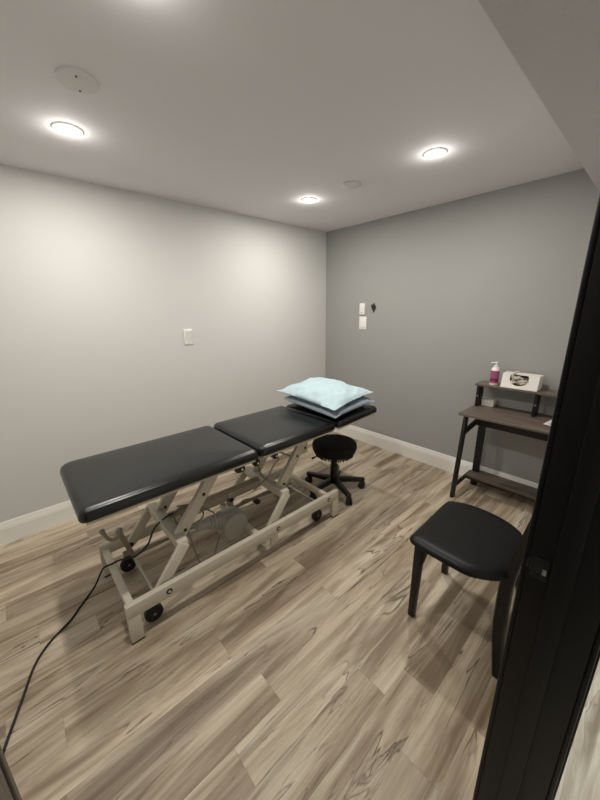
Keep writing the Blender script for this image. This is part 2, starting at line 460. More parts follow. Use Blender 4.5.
# ------------------------------------------------------------------ ceiling fittings
LK = {'w': []}
def downlight(x, y, label):
    t = thing('recessed_downlight', label, 'ceiling light', (x, y, HC), 'recessed ceiling downlights')
    b = nb(); lathe(b, (x, y, HC), (0, 0, -1), [(0.044, 0), (0.060, 0.0), (0.060, 0.003), (0.054, 0.006), (0.046, 0.0055), (0.044, 0.003), (0.044, 0)], 40)
    obj('trim_ring', b, M_white_plastic, t)
    b = nb(); lathe(b, (x, y, HC-0.0005), (0, 0, -1), [(0, 0), (0.0435, 0), (0.0435, 0.0025), (0, 0.004)], 32)
    obj('lens', b, M_lens, t)
    ld = bpy.data.lights.new('downlight_lamp', 'AREA'); ld.shape = 'DISK'; ld.size = 0.085
    ld.energy = 12.5; ld.color = (1.0, 0.955, 0.89); ld.spread = math.radians(180)
    lo = bpy.data.objects.new('downlight_lamp', ld); COL.objects.link(lo); lo.location = (x, y, HC-0.012); 
    # added fill point, no fitting of its own, brightens ceiling and upper walls
    pd_ = bpy.data.lights.new('downlight_fill', 'POINT'); pd_.energy = 1.1; pd_.color = (1.0, 0.955, 0.89); pd_.shadow_soft_size = 0.03
    po = bpy.data.objects.new('downlight_fill', pd_); COL.objects.link(po); po.location = (x, y, HC-0.035)
downlight(0.395, 1.975, 'glowing recessed ceiling downlight at far left, nearest the light grey wall')
downlight(1.910, 1.985, 'glowing recessed ceiling downlight nearest the corner of the two walls')
downlight(1.900, 1.000, 'glowing recessed ceiling downlight on the right, nearest the textured soffit')
downlight(0.400, 1.000, 'glowing recessed ceiling downlight on the left, nearest the doorway')

# blank cover on ceiling with two screws
cx, cy = 0.371, 1.568
t = thing('ceiling_cover_plate', 'round white ceiling cover plate with two screws, behind the left downlight', 'cover plate', (cx, cy, HC))
b = nb(); lathe(b, (cx, cy, HC), (0, 0, -1), [(0, 0), (0.066, 0), (0.066, 0.006), (0.062, 0.010), (0, 0.012)], 48); obj('disc', b, M_cover, t)
for s in (-1, 1):
    b = nb(); cyl(b, (cx+0.012*s, cy+0.040*s, HC-0.010), (cx+0.012*s, cy+0.040*s, HC-0.0135), 0.0035, n=12); obj('screw', b, M_hook, t)
cx, cy = 1.905, 1.572
b = nb(); lathe(b, (cx, cy, HC), (0, 0, -1), [(0, 0), (0.060, 0), (0.062, 0.006), (0.050, 0.016), (0.030, 0.022), (0, 0.023)], 40)
o = recenter(obj('smoke_detector', b, M_cover), (cx, cy, HC))
tag(o, 'small round white detector on ceiling between the two right downlights', 'smoke detector')

# ------------------------------------------------------------------ wall fittings
t = thing('light_switch', 'white light switch alone on the light grey wall', 'light switch', (1.137, YL, 1.242))
b = nb(); box(b, (1.100, YL-0.008, 1.180), (1.174, YL, 1.304), 0.003); obj('switch_plate', b, M_white_plastic, t)
b = nb(); prism(b, [(YL-0.007, 1.200), (YL-0.024, 1.290), (YL-0.024, 1.298), (YL-0.007, 1.300)], 'x', 1.108, 1.166, 0.0015); obj('rocker', b, M_white_plastic, t)
t = thing('wall_thermostat', 'small white control unit above the blank plate on darker grey wall', 'wall control', (XG, 2.110, 1.443))
b = nb(); box(b, (XG-0.022, 2.078, 1.388), (XG, 2.142, 1.500), 0.004); obj('housing', b, M_white_plastic, t)
b = nb(); cyl(b, (XG-0.022, 2.11, 1.410), (XG-0.025, 2.11, 1.410), 0.005, n=12); obj('button', b, M_ink, t)
b = nb(); box(b, (XG-0.024, 2.094, 1.440), (XG-0.021, 2.126, 1.485), 0.001); obj('cover', b, M_card, t)
t = thing('light_switch', 'larger white switch plate under the small control on darker grey wall', 'light switch', (XG, 2.105, 1.303))
b = nb(); box(b, (XG-0.008, 2.060, 1.238), (XG, 2.150, 1.370), 0.003); obj('switch_plate', b, M_white_plastic, t)
b = nb(); prism(b, [(XG-0.007, 1.262), (XG-0.014, 1.262), (XG-0.010, 1.346), (XG-0.007, 1.346)], 'y', 2.085, 2.125, 0.001); obj('rocker', b, M_white_plastic, t)
# ornate coat hook
hy_, hz = 1.977, 1.452
t = thing('wall_hook', 'small dark bronze hook beside the white wall control', 'hook', (XG, hy_, hz))
b = nb(); prism(b, [(hy_, hz+0.052), (hy_+0.012, hz+0.030), (hy_+0.026, hz+0.006), (hy_+0.018, hz-0.016), (hy_+0.006, hz-0.030), (hy_, hz-0.050), (hy_-0.006, hz-0.030), (hy_-0.018, hz-0.016), (hy_-0.026, hz+0.006), (hy_-0.012, hz+0.030)], 'x', XG-0.006, XG, 0.0015)
obj('back_plate', b, M_hook, t)
b = nb(); tube(b, [(XG-0.005, hy_, hz+0.012), (XG-0.022, hy_, hz-0.006), (XG-0.036, hy_, hz+0.002), (XG-0.040, hy_, hz+0.022)], 0.0045)
lathe(b, (XG-0.040, hy_, hz+0.018), (0, 0, 1), [(0, 0), (0.006, 0.003), (0.008, 0.008), (0.005, 0.014), (0, 0.016)], 12)
obj('hook_arm', b, M_hook, t)

# ------------------------------------------------------------------ treatment table
YN, YF = 1.335, 1.885                 # outer faces of the base side rails
T = thing('treatment_table', 'long black padded treatment table on a cream steel lifting frame', 'treatment table', (0.86, 1.61, 0))
RT, RB = 0.205, 0.138
X0, X1 = 0.165, 1.562
def P(name, b, mat, parent=None, **k): return obj(name, b, mat, parent or T, **k)
for ya, yb in ((YN, YN+0.030), (YF-0.030, YF)):
    b = nb(); box(b, (X0, ya, RB), (X1, yb, RT), 0.003); r = P('side_rail', b, M_frame)
    for x in (0.352, 1.012, 1.46):
        b = nb()
        yy = ya if ya == YN else yb; sg = -1 if ya == YN else 1
        cyl(b, (x, yy, 0.172), (x, yy+sg*0.003, 0.172), 0.014, n=20); P('bolt_ring', b, M_hook, r)
        b = nb(); cyl(b, (x, yy+sg*0.002, 0.172), (x, yy+sg*0.005, 0.172), 0.007, n=6); P('bolt', b, M_frame, r)
    for xa, xb in ((X0, X0+0.054), (X1-0.054, X1)):
        b = nb(); box(b, (xa, ya, 0.006), (xb, yb, RB+0.004), 0.003); f = P('foot', b, M_frame)
        b = nb(); box(b, (xa-0.001, ya-0.001, 0), (xb+0.001, yb+0.001, 0.009), 0.002); P('foot_pad', b, M_rubber, f)
for x in (X0+0.012, 1.478):
    b = nb(); box(b, (x, YN+0.030, 0.142), (x+0.032, YF-0.030, 0.178), 0.003); P('cross_member', b, M_frame)
b = nb(); box(b, (0.900, YN+0.030, 0.105), (0.935, YF-0.030, 0.140), 0.003); P('cross_member', b, M_frame)
for x in (0.96,):
    for y in (YN+0.004, YF-0.026):
        b = nb(); box(b, (x, y, 0.075), (x+0.05, y+0.022, RB), 0.003); P('bracket', b, M_frame)

def caster(x, y, s):
    b = nb()
    for dy in (0.020,): prism(b, [(x-0.016, 0.036), (x+0.016, 0.036), (x+0.026, 0.115), (x-0.014, 0.115)], 'y', y+dy-0.002, y+dy+0.002, 0)
    box(b, (x-0.016, y-0.024, 0.113), (x+0.030, y+0.024, 0.120), 0.002)
    cyl(b, (x, y-0.0165, 0.0435), (x, y+0.026, 0.0435), 0.007, n=14)
    f = P('caster_fork', b, M_frame_dk)
    b = nb()
    lathe(b, (x, y-0.016, 0.0435), (0, 1, 0), [(0, 0), (0.012, 0), (0.014, 0.003), (0.034, 0.003), (0.036, 0.0), (0.042, 0.005), (0.043, 0.016), (0.042, 0.027), (0.036, 0.032), (0, 0.032)], 32)
    P('caster_wheel', b, M_rubber, f)
for x in (0.285, 1.405):
    caster(x, YN+0.064, 1); caster(x, YF-0.064, -1)
    b = nb(); cyl(b, (x+0.02, YN+0.030, 0.125), (x+0.02, YF-0.030, 0.125), 0.008, n=12); P('caster_axle', b, M_chrome)
b = nb(); bar(b, (0.305, 1.76, 0.135), (1.425, 1.76, 0.135), 0.016, 0.022, 0.003); P('caster_linkage', b, M_frame_dk)
b = nb(); bar(b, (0.305, 1.775, 0.130), (0.262, 1.775, 0.300), 0.018, 0.026, 0.003); cyl(b, (0.262, 1.764, 0.302), (0.262, 1.788, 0.302), 0.016, n=18); lv = P('caster_lever', b, M_frame_dk)
b = nb(); tube(b, [(0.262, 1.70, 0.365), (0.252, 1.70, 0.330), (0.222, 1.70, 0.318), (0.198, 1.70, 0.335), (0.180, 1.70, 0.385)], 0.009, 12)
lathe(b, (0.183, 1.70, 0.376), (-0.25, 0, 1), [(0, 0), (0.012, 0), (0.013, 0.02), (0, 0.026)], 14)
tube(b, [(0.225, 1.70, 0.318), (0.24, 1.735, 0.302), (0.262, 1.772, 0.298)], 0.008, 10)
P('lever_handle', b, M_frame_dk, lv)

# lifting arms: two sets
for dx in (0.0, 0.660):
    eb = Vector((0.462+dx, 0, 0.335))            # elbow beam centre
    b = nb(); box(b, (eb.x-0.026, YN+0.052, eb.z-0.026), (eb.x+0.026, YF-0.052, eb.z+0.026), 0.003); P('cross_beam', b, M_frame)
    for y in (YN+0.048, YF-0.048):
        b = nb(); bar(b, (0.315+dx, y, 0.155), (0.466+dx, y, 0.346), 0.024, 0.052, 0.003); P('lower_lift_arm', b, M_frame)
        b = nb(); cyl(b, (0.315+dx, y-0.016, 0.155), (0.315+dx, y+0.016, 0.155), 0.016, n=20); P('pivot_bolt', b, M_hook)
    for y in (1.470, 1.745):
        b = nb(); bar(b, (0.464+dx, y, 0.325), (0.712+dx, y, 0.640), 0.026, 0.062, 0.003); a = P('upper_lift_arm', b, M_frame)
        for q in (0.12, 0.62):
            c = Vector((0.475+dx, y, 0.325)).lerp(Vector((0.712+dx, y, 0.640)), q)
            b = nb(); cyl(b, (c.x, y-0.016, c.z), (c.x, y+0.016, c.z), 0.009, n=14); P('bolt', b, M_hook, a)
    b = nb(); cyl(b, (0.712+dx, 1.43, 0.640), (0.712+dx, 1.79, 0.640), 0.012, n=18); P('pivot_rod', b, M_chrome)
# stay between the sets, gas strut / tie rods
b = nb(); bar(b, (0.48, 1.66, 0.345), (1.12, 1.66, 0.345), 0.020, 0.030, 0.003); P('tie_bar', b, M_frame_dk)
b = nb(); cyl(b, (1.06, 1.70, 0.62), (1.30, 1.70, 0.470), 0.013, n=18); cyl(b, (1.30, 1.70, 0.470), (1.43, 1.70, 0.385), 0.006, n=12); P('gas_strut', b, M_frame_dk)
b = nb(); box(b, (1.445, 1.585, 0.440), (1.495, 1.592, 0.640), 0.002); box(b, (1.445, 1.585, 0.440), (1.453, 1.630, 0.640), 0.002); pl_ = P('hanging_bracket', b, M_frame)
b = nb(); cyl(b, (1.470, 1.580, 0.480), (1.470, 1.596, 0.480), 0.010, n=14); P('bolt', b, M_hook, pl_)

# top sub-frame
ZB = 0.668
b = nb()
for y in (1.445, 1.780): box(b, (0.60, y-0.015, 0.618), (1.515, y+0.015, 0.646), 0.003)
for x in (0.62, 1.05, 1.485): box(b, (x-0.015, 1.445, 0.618), (x+0.015, 1.780, 0.646), 0.003)
P('top_frame', b, M_frame_dk)
def section(x0, x1, tilt=0.0, piv=0.0, th=0.052, r=0.035, y0=1.345, y1=1.930, inx=0.022):
    z = lambda x, y: math.tan(tilt)*(x-piv)
    b = nb()
    for y in (y0+0.026, y1-0.026): bar(b, (x0+inx, y, ZB-0.010+z(x0+inx, 0)), (x1-inx, y, ZB-0.010+z(x1-inx, 0)), 0.022, 0.018, 0.002)
    for x in (x0+inx+0.012, x1-inx-0.012): bar(b, (x, y0+0.03, ZB-0.010+z(x, 0)), (x, y1-0.03, ZB-0.010+z(x, 0)), 0.022, 0.018, 0.002)
    f = P('section_frame', b, M_frame)
    b = nb(); o = rrect(x0, x1, y0, y1, r, 8)
    prof = [(0.010, ZB-0.002), (0.003, ZB), (0.0, ZB+0.006), (0.0, ZB+th*0.35), (0.002, ZB+th*0.58), (0.007, ZB+th*0.76), (0.015, ZB+th*0.89), (0.026, ZB+th*0.97), (0.038, ZB+th)]
    pad(b, o, prof, z, 0.006, 6)
    c = P('cushion', b, M_vinyl, angle=60)
    return f, c
section(0.078, 0.915, r=(0.030, 0.030, 0.045, 0.065))
section(0.922, 1.545, r=(0.040, 0.035, 0.035, 0.050), th=0.054)
f3, c3 = section(1.557, 2.030, tilt=math.radians(2.2), piv=1.55, r=0.045, th=0.044, inx=0.03)
# release latches and cables along the near edge
for x, w in ((0.800, 0.050), (0.905, 0.034), (1.035, 0.030)):
    b = nb(); prism(b, [(x-w/2, 0.650), (x+w/2, 0.650), (x+w/2, 0.626), (x+w/4, 0.616), (x-w/2, 0.620)], 'y', 1.360, 1.395, 0.003)
    l = P('release_latch', b, M_plastic)
    b = nb(); cyl(b, (x+w*0.1, 1.357, 0.634), (x+w*0.1, 1.362, 0.634), 0.006, n=12); P('latch_button', b, M_white_plastic, l)
b = nb(); tube(b, [(1.03, 1.38, 0.625), (1.10, 1.42, 0.580), (1.12, 1.50, 0.500), (1.10, 1.55, 0.400), (1.02, 1.60, 0.310)], 0.004); P('control_cable', b, M_cable_grey)
b = nb(); tube(b, [(0.89, 1.38, 0.625), (0.97, 1.45, 0.560), (1.02, 1.50, 0.460), (1.10, 1.56, 0.380), (1.14, 1.62, 0.350)], 0.004); P('control_cable', b, M_cable_grey)
b = nb(); cyl(b, (0.37, 1.42, 0.655), (0.40, 1.42, 0.655), 0.008, n=12); box(b, (0.31, 1.40, 0.648), (0.43, 1.44, 0.660), 0.002); P('under_bracket', b, M_frame_dk)

# actuator: round gear housing, snout, piston
ax = (0.838, 1.600, 0.165)
b = nb()
lathe(b, (ax[0], ax[1]-0.075, ax[2]), (0, 1, 0), [(0, 0), (0.062, 0), (0.082, 0.006), (0.090, 0.022), (0.092, 0.060), (0.096, 0.064), (0.096, 0.078), (0.088, 0.084), (0.082, 0.120), (0.060, 0.135), (0, 0.138)], 40)
box(b, (ax[0]-0.06, ax[1]-0.060, ax[2]-0.098), (ax[0]+0.092, ax[1]+0.055, ax[2]+0.02), 0.022)
box(b, (ax[0]-0.085, ax[1]-0.04, ax[2]+0.0), (ax[0]+0.03, ax[1]+0.04, ax[2]+0.095), 0.020)
A = P('motor_housing', b, M_motor)
b = nb()
lathe(b, (ax[0]-0.05, ax[1], ax[2]+0.045), (-1, 0, 0.22), [(0, 0), (0.052, 0), (0.052, 0.03), (0.046, 0.034), (0.048, 0.05), (0.042, 0.055), (0.044, 0.072), (0.038, 0.078), (0.040, 0.095), (0.034, 0.10), (0.030, 0.16), (0.024, 0.175), (0, 0.178)], 28)
P('motor_snout', b, M_motor, A)
b = nb(); cyl(b, (0.66, ax[1], 0.240), (0.50, ax[1], 0.310), 0.013, n=18); P('piston_rod', b, M_chrome, A)
for k in range(5):
    a = 0.6+k*0.5
    b = nb(); cyl(b, (ax[0]+0.085*math.cos(a), ax[1]-0.016, ax[2]+0.085*math.sin(a)), (ax[0]+0.085*math.cos(a), ax[1]-0.010, ax[2]+0.085*math.sin(a)), 0.005, n=10); P('screw', b, M_hook, A)
# coiled grey leads
b = nb(); tube(b, [(0.80, 1.63, 0.20), (0.70, 1.66, 0.30), (0.60, 1.66, 0.36), (0.52, 1.62, 0.38), (0.50, 1.56, 0.35), (0.58, 1.54, 0.31), (0.66, 1.58, 0.32), (0.64, 1.66, 0.35), (0.55, 1.68, 0.37)], 0.0045); P('motor_lead', b, M_cable_grey)
b = nb(); tube(b, [(0.80, 1.60, 0.20), (0.72, 1.58, 0.06), (0.66, 1.54, 0.012), (0.60, 1.56, 0.03), (0.58, 1.62, 0.20), (0.56, 1.66, 0.35)], 0.0045); P('motor_lead', b, M_cable_grey)
b = nb(); tube(b, [(0.90, 1.64, 0.20), (1.00, 1.70, 0.20), (1.12, 1.72, 0.16), (1.30, 1.72, 0.14), (1.45, 1.70, 0.16)], 0.005); P('motor_lead', b, M_cable_grey)
# foot control bar
b = nb(); box(b, (1.165, 1.785, 0.060), (1.460, 1.825, 0.072), 0.003); pd = P('foot_pedal', b, M_frame)
b = nb(); box(b, (1.155, 1.778, 0.052), (1.190, 1.832, 0.078), 0.004); P('pedal_tip', b, M_rubber, pd)
b = nb(); bar(b, (1.40, 1.805, 0.066), (1.45, 1.815, 0.135), 0.02, 0.012, 0.002); P('pedal_arm', b, M_frame, pd)

# mains lead running over the base and across the floor
b = nb()
tube(b, [(0.520, 1.62, 0.378), (0.461, 1.624, 0.368), (0.404, 1.644, 0.315), (0.361, 1.634, 0.250), (0.296, 1.638, 0.210), (0.229, 1.685, 0.195), (0.193, 1.694, 0.187), (0.158, 1.702, 0.182), (0.140, 1.745, 0.125), (0.108, 1.785, 0.035), (0.066, 1.768, 0.006),
         (0.025, 1.725, 0.005), (-0.025, 1.668, 0.005), (-0.110, 1.605, 0.005), (-0.169, 1.526, 0.005), (-0.217, 1.396, 0.005), (-0.263, 1.270, 0.005), (-0.33, 1.08, 0.005), (-0.42, 0.95, 0.005), (-0.498, 0.93, 0.02), (-0.503, 0.93, 0.20), (-0.503, 0.93, 0.33)], 0.0048, 10, 10)
cord = obj('power_cord', b, M_rubber)
recenter(cord, (0.0, 1.66, 0)); tag(cord, 'black power cord trailing from table base across the wood floor', 'power cord')

# ------------------------------------------------------------------ pillows
def pillow(name, corners, z0, th, mat, seed, label, full=0.62, top_only=0.5):
    """soft pillow: bilinear patch between four corners (L, F, R, B), thick in the middle, pinched at corners"""
    C = [Vector(c) for c in corners]
    N = 56; b = nb(); g = {}
    def pos(i, j, s):
        u, v = i/N, j/N
        uu, vv = 2*u-1, 2*v-1
        # edges bow inward between the corners
        au = uu*(1-0.055*(1-vv*vv)); av = vv*(1-0.075*(1-uu*uu))
        U, V = (au+1)/2, (av+1)/2
        p = C[0]*(1-U)*(1-V) + C[1]*(1-U)*V + C[2]*U*V + C[3]*U*(1-V)
        h = (max(0, 1-abs(uu)**2.6)**full)*(max(0, 1-abs(vv)**2.6)**full)
        q = Vector((U*3.1+seed, V*3.1, seed*1.7))
        edge = min(1.0, 4*(1-max(abs(uu), abs(vv)))+0.15)
        w = noise.noise(q*1.6)*0.018 + noise.noise(Vector((U*16+seed, V*5, 1)))*0.0035*(1.3-h) + (abs(noise.noise(Vector((U*6, V*14+seed, 2))))*-0.036)*(1.2-h)
        z = th*(h*(top_only if s > 0 else -(1-top_only))) + (w*edge if s > 0 else 0.3*w*edge)
        return p + Vector((0, 0, z))
    for s in (1, -1):
        for i in range(N+1):
            for j in range(N+1):
                if s < 0 and (i in (0, N) or j in (0, N)): g[i, j, s] = g[i, j, 1]
                else: g[i, j, s] = b.verts.new(pos(i, j, s))
        for i in range(N):
            for j in range(N):
                b.faces.new((g[i, j, s], g[i+1, j, s], g[i+1, j+1, s], g[i, j+1, s]))
    o = obj(name, b, mat, angle=80)
    c = sum(C, Vector())/4
    return tag(recenter(o, (c.x, c.y, c.z-th*(1-top_only))), label, 'pillow', 'pillows at the head of the table')
pillow('pillow', [(1.555, 1.935, 0.765), (1.500, 1.325, 0.762), (2.005, 1.365, 0.772), (2.04, 1.96, 0.775)], 0, 0.085, M_pillow_b, 3.3,
       'grey-blue pillow lying on the black table, lower one of the stack', full=0.42, top_only=0.6)
pillow('pillow', [(1.515, 1.955, 0.838), (1.480, 1.312, 0.822), (2.000, 1.378, 0.840), (2.03, 2.03, 0.850)], 0, 0.115, M_pillow_a, 8.1,
       'pale blue pillow on top of the grey-blue one', top_only=0.62)

# ------------------------------------------------------------------ rolling stool
SX, SY = 1.795, 1.588
S = thing('rolling_stool', 'round black rolling stool with five casters beside the table', 'stool', (SX, SY, 0))
b = nb()
lathe(b, (SX, SY, 0.338), (0, 0, 1), [(0, 0), (0.130, 0), (0.152, 0.004), (0.166, 0.016), (0.175, 0.036), (0.178, 0.060), (0.176, 0.078), (0.168, 0.089), (0.152, 0.095), (0.120, 0.098), (0.070, 0.099), (0, 0.099)], 56)
P('seat', b, M_stool, S)
b = nb()
for k in range(72):
    a = 2*PI*k/72; l = 0.008+0.010*random.random()
    bar(b, (SX+0.150*math.cos(a), SY+0.150*math.sin(a), 0.342), (SX+0.148*math.cos(a), SY+0.148*math.sin(a), 0.336-l), 0.009, 0.004, 0)
P('seat_skirt', b, M_stool, S)
b = nb(); lathe(b, (SX, SY, 0.09), (0, 0, 1), [(0, 0), (0.032, 0), (0.032, 0.14), (0.028, 0.145), (0.024, 0.15), (0.024, 0.235), (0.055, 0.238), (0.055, 0.246), (0, 0.246)], 24); P('gas_column', b, M_plastic, S)
b = nb(); tube(b, [(SX-0.02, SY+0.01, 0.322), (SX-0.09, SY+0.075, 0.318), (SX-0.13, SY+0.11, 0.292)], 0.005); lathe(b, (SX-0.118, SY+0.10, 0.302), (-0.9, 0.75, -0.6), [(0, 0), (0.008, 0.004), (0.009, 0.03), (0, 0.036)], 12); P('height_lever', b, M_plastic, S)
b = nb(); cyl(b, (SX, SY, 0.072), (SX, SY, 0.118), 0.042, 0.034, 28, 0.006); P('hub', b, M_plastic, S)
def stool_leg(a):
    c, s = math.cos(a), math.sin(a)
    b = nb()
    A = (SX+0.025*c, SY+0.025*s, 0.098); B = (SX+0.255*c, SY+0.255*s, 0.080)
    t = bmesh.new(); box(t, (0, -0.024, -0.020), (0.232, 0.024, 0.020), 0.005)
    d, sd, u = frame_of(Vector(B)-Vector(A))
    for v in t.verts:
        k = v.co.x/0.232; f = 1-0.38*k
        v.co = Vector(A) + d*v.co.x + sd*v.co.y*f + u*v.co.z*(1-0.25*k)
    add(b, t)
    l = P('star_leg', b, M_plastic, S)
    cx, cy = SX+0.247*c, SY+0.247*s
    w = a + 1.1
    tv = Vector((math.cos(w), math.sin(w), 0)); off = Vector((-math.sin(w), math.cos(w), 0))*0.012
    b = nb(); cyl(b, (cx, cy, 0.05), (cx, cy, 0.083), 0.009, n=12)
    ctr = Vector((cx, cy, 0.028)) + off
    lathe(b, ctr - tv*0.008, tv, [(0, 0), (0.022, 0), (0.027, 0.003), (0.027, 0.013), (0.022, 0.016), (0, 0.016)], 24)
    w_ = P('caster', b, M_plastic, l)
    b = nb()
    for sg in (-1, 1): lathe(b, ctr + tv*sg*(0.018)-tv*0.007, tv, [(0, 0), (0.020, 0), (0.027, 0.003), (0.028, 0.007), (0.027, 0.011), (0.020, 0.014), (0, 0.014)], 24)
    P('caster_wheel', b, M_rubber, w_ if False else l)
for k in range(5): stool_leg(math.radians(34+72*k))

# ------------------------------------------------------------------ side chair
Cx, Cy = 1.40, 0.39
H = thing('side_chair', 'black wooden chair with padded leatherette seat beside the door jamb', 'chair', (Cx, Cy, 0))
seat_out = [(1.172, 0.560), (1.166, 0.500), (1.165, 0.420), (1.168, 0.340), (1.188, 0.290), (1.225, 0.245), (1.272, 0.216), (1.33, 0.196), (1.41, 0.193), (1.48, 0.198), (1.545, 0.218),
            (1.598, 0.262), (1.632, 0.325), (1.648, 0.400), (1.648, 0.480), (1.632, 0.545), (1.606, 0.592), (1.578, 0.606), (1.50, 0.608), (1.40, 0.606), (1.30, 0.602), (1.215, 0.598), (1.185, 0.586)]
# smooth closed outline
def closed_spline(pts, n=4):
    out = []; m = len(pts)
    for i in range(m):
        a, b_, c, d = [Vector((*pts[(i+k-1) % m], 0)) for k in range(4)]
        for k in range(n):
            t = k/n
            q = 0.5*((2*b_)+(c-a)*t+(2*a-5*b_+4*c-d)*t*t+(3*b_-a-3*c+d)*t**3)
            out.append((q.x, q.y))
    return out
so = closed_spline(seat_out)
area = sum(so[i-1][0]*so[i][1]-so[i][0]*so[i-1][1] for i in range(len(so)))
if area < 0: so = so[::-1]
b = nb()
pad(b, so, [(0.022, 0.422), (0.008, 0.423), (0.001, 0.428), (0.0, 0.434), (0.003, 0.440), (0.010, 0.450), (0.022, 0.457), (0.040, 0.461)],
    lambda x, y: 0.010*((x-1.40)/0.24)**2 - 0.004, 0.004, 6)
P('seat', b, M_vinyl_chair, H, angle=60)
b = nb(); 
inner = inset(so, 0.035)
ins2 = inset(so, 0.060)
n = len(inner)
lo_o = [b.verts.new((x, y, 0.402)) for x, y in inner]; hi_o = [b.verts.new((x, y, 0.421)) for x, y in inner]
lo_i = [b.verts.new((x, y, 0.402)) for x, y in ins2]; hi_i = [b.verts.new((x, y, 0.421)) for x, y in ins2]
for i in range(n):
    j = (i+1) % n
    b.faces.new((lo_o[i], lo_o[j], hi_o[j], hi_o[i])); b.faces.new((lo_i[j], lo_i[i], hi_i[i], hi_i[j]))
    b.faces.new((lo_o[j], lo_o[i], lo_i[i], lo_i[j])); b.faces.new((hi_o[i], hi_o[j], hi_i[j], hi_i[i]))
P('seat_rail', b, M_chair_wood, H)
def taper_leg(p, q, w0, w1, d0=None, d1=None):
    b = nb(); d0 = d0 or w0; d1 = d1 or w1
    t = bmesh.new(); r = bmesh.ops.create_cube(t, size=1)
    for v in r['verts']:
        k = v.co.z+0.5; c = Vector(q).lerp(Vector(p), k)
        v.co = Vector((c.x+v.co.x*(w1+(w0-w1)*k), c.y+v.co.y*(d1+(d0-d1)*k), c.z))
    bmesh.ops.bevel(t, geom=t.edges[:], offset=0.004, segments=2, profile=0.5, affect='EDGES')
    add(b, t); return b
P('leg', taper_leg((1.222, 0.552, 0.421), (1.222, 0.560, 0.0), 0.038, 0.030), M_chair_wood, H)
P('leg', taper_leg((1.590, 0.560, 0.421), (1.598, 0.568, 0.0), 0.045, 0.030), M_chair_wood, H)
def swept_rect(path, ws, ds):
    """rectangular section swept along a path in space, width in x, depth in y"""
    b = nb(); pts = spline(path, 8); m = len(pts); rings = []
    for i, p in enumerate(pts):
        k = i/(m-1); f = k*(len(ws)-1); a = min(int(f), len(ws)-2); r = f-a
        w = ws[a]*(1-r)+ws[a+1]*r; d = ds[a]*(1-r)+ds[a+1]*r
        ring = [(-.5, -.38), (-.38, -.5), (.38, -.5), (.5, -.38), (.5, .38), (.38, .5), (-.38, .5), (-.5, .38)]
        rings.append([b.verts.new((p.x+u*w, p.y+v*d, p.z)) for u, v in ring])
    for A, B in zip(rings, rings[1:]):
        for k in range(8): b.faces.new((A[k], A[(k+1) % 8], B[(k+1) % 8], B[k]))
    b.faces.new(rings[0]); b.faces.new(rings[-1]); return b
P('leg', swept_rect([(1.226, 0.184, 0), (1.256, 0.210, 0.16), (1.284, 0.220, 0.30), (1.300, 0.220, 0.42), (1.300, 0.200, 0.55), (1.286, 0.172, 0.72), (1.290, 0.146, 0.84)], [0.032, 0.050, 0.060, 0.040, 0.028], [0.030, 0.042, 0.046, 0.032, 0.024]), M_chair_wood, H)
P('leg', swept_rect([(1.600, 0.184, 0), (1.574, 0.212, 0.16), (1.554, 0.226, 0.30), (1.546, 0.226, 0.42), (1.543, 0.205, 0.55), (1.540, 0.172, 0.72), (1.536, 0.146, 0.84)], [0.030, 0.044, 0.052, 0.040, 0.028], [0.030, 0.042, 0.050, 0.036, 0.024]), M_chair_wood, H)
b = nb()
t = bmesh.new(); box(t, (1.275, 0.138, 0.66), (1.551, 0.160, 0.83), 0.010)
for v in t.verts:
    k = (v.co.x-1.413)/0.138; v.co.y += 0.012*k*k + 0.20*(0.745-v.co.z)*0.45 - 0.006
add(b, t); P('backrest', b, M_chair_wood, H)
# corner gussets with a screw
for gx, gy, sx in ((1.229, 0.556, 1), (1.572, 0.562, -1)):
    b = nb(); prism(b, [(gx-sx*0.012, 0.420), (gx+sx*0.082, 0.420), (gx+sx*0.072, 0.396), (gx+sx*0.010, 0.318), (gx-sx*0.012, 0.318)], 'y', gy-0.024, gy-0.006, 0.001); g = P('corner_brace', b, M_chair_wood, H)
    b = nb(); cyl(b, (gx+sx*0.022, gy-0.023, 0.392), (gx+sx*0.022, gy-0.027, 0.392), 0.004, n=12); P('screw', b, M_chrome, g)

# ------------------------------------------------------------------ desk with hutch shelf
DY1, DY0 = 0.893, 0.150
D = thing('small_desk', 'small grey-brown board desk with raised shelf against darker grey wall', 'desk', (2.58, 0.52, 0))
DT = 0.700
b = nb(); box(b, (2.375, DY0, DT-0.018), (2.772, DY1, DT), 0.002); P('desktop', b, M_desk_wood, D)
b = nb(); box(b, (2.612, DY0, 0.868), (2.772, DY1-0.006, 0.884), 0.002); P('upper_shelf', b, M_desk_wood, D)
b = nb(); box(b, (2.598, DY0+0.02, 0.110), (2.758, DY1-0.034, 0.126), 0.002); P('lower_shelf', b, M_desk_wood, D)
for y in (DY1-0.022, 0.496, DY0+0.022):
    b = nb(); box(b, (2.640, y-0.010, DT), (2.740, y+0.010, 0.868), 0.002)
    sp = P('shelf_support', b, M_desk_metal, D)
    b = nb(); cyl(b, (2.641, y-0.003, 0.785), (2.636, y-0.003, 0.785), 0.006, n=14); P('screw', b, M_chrome, sp)
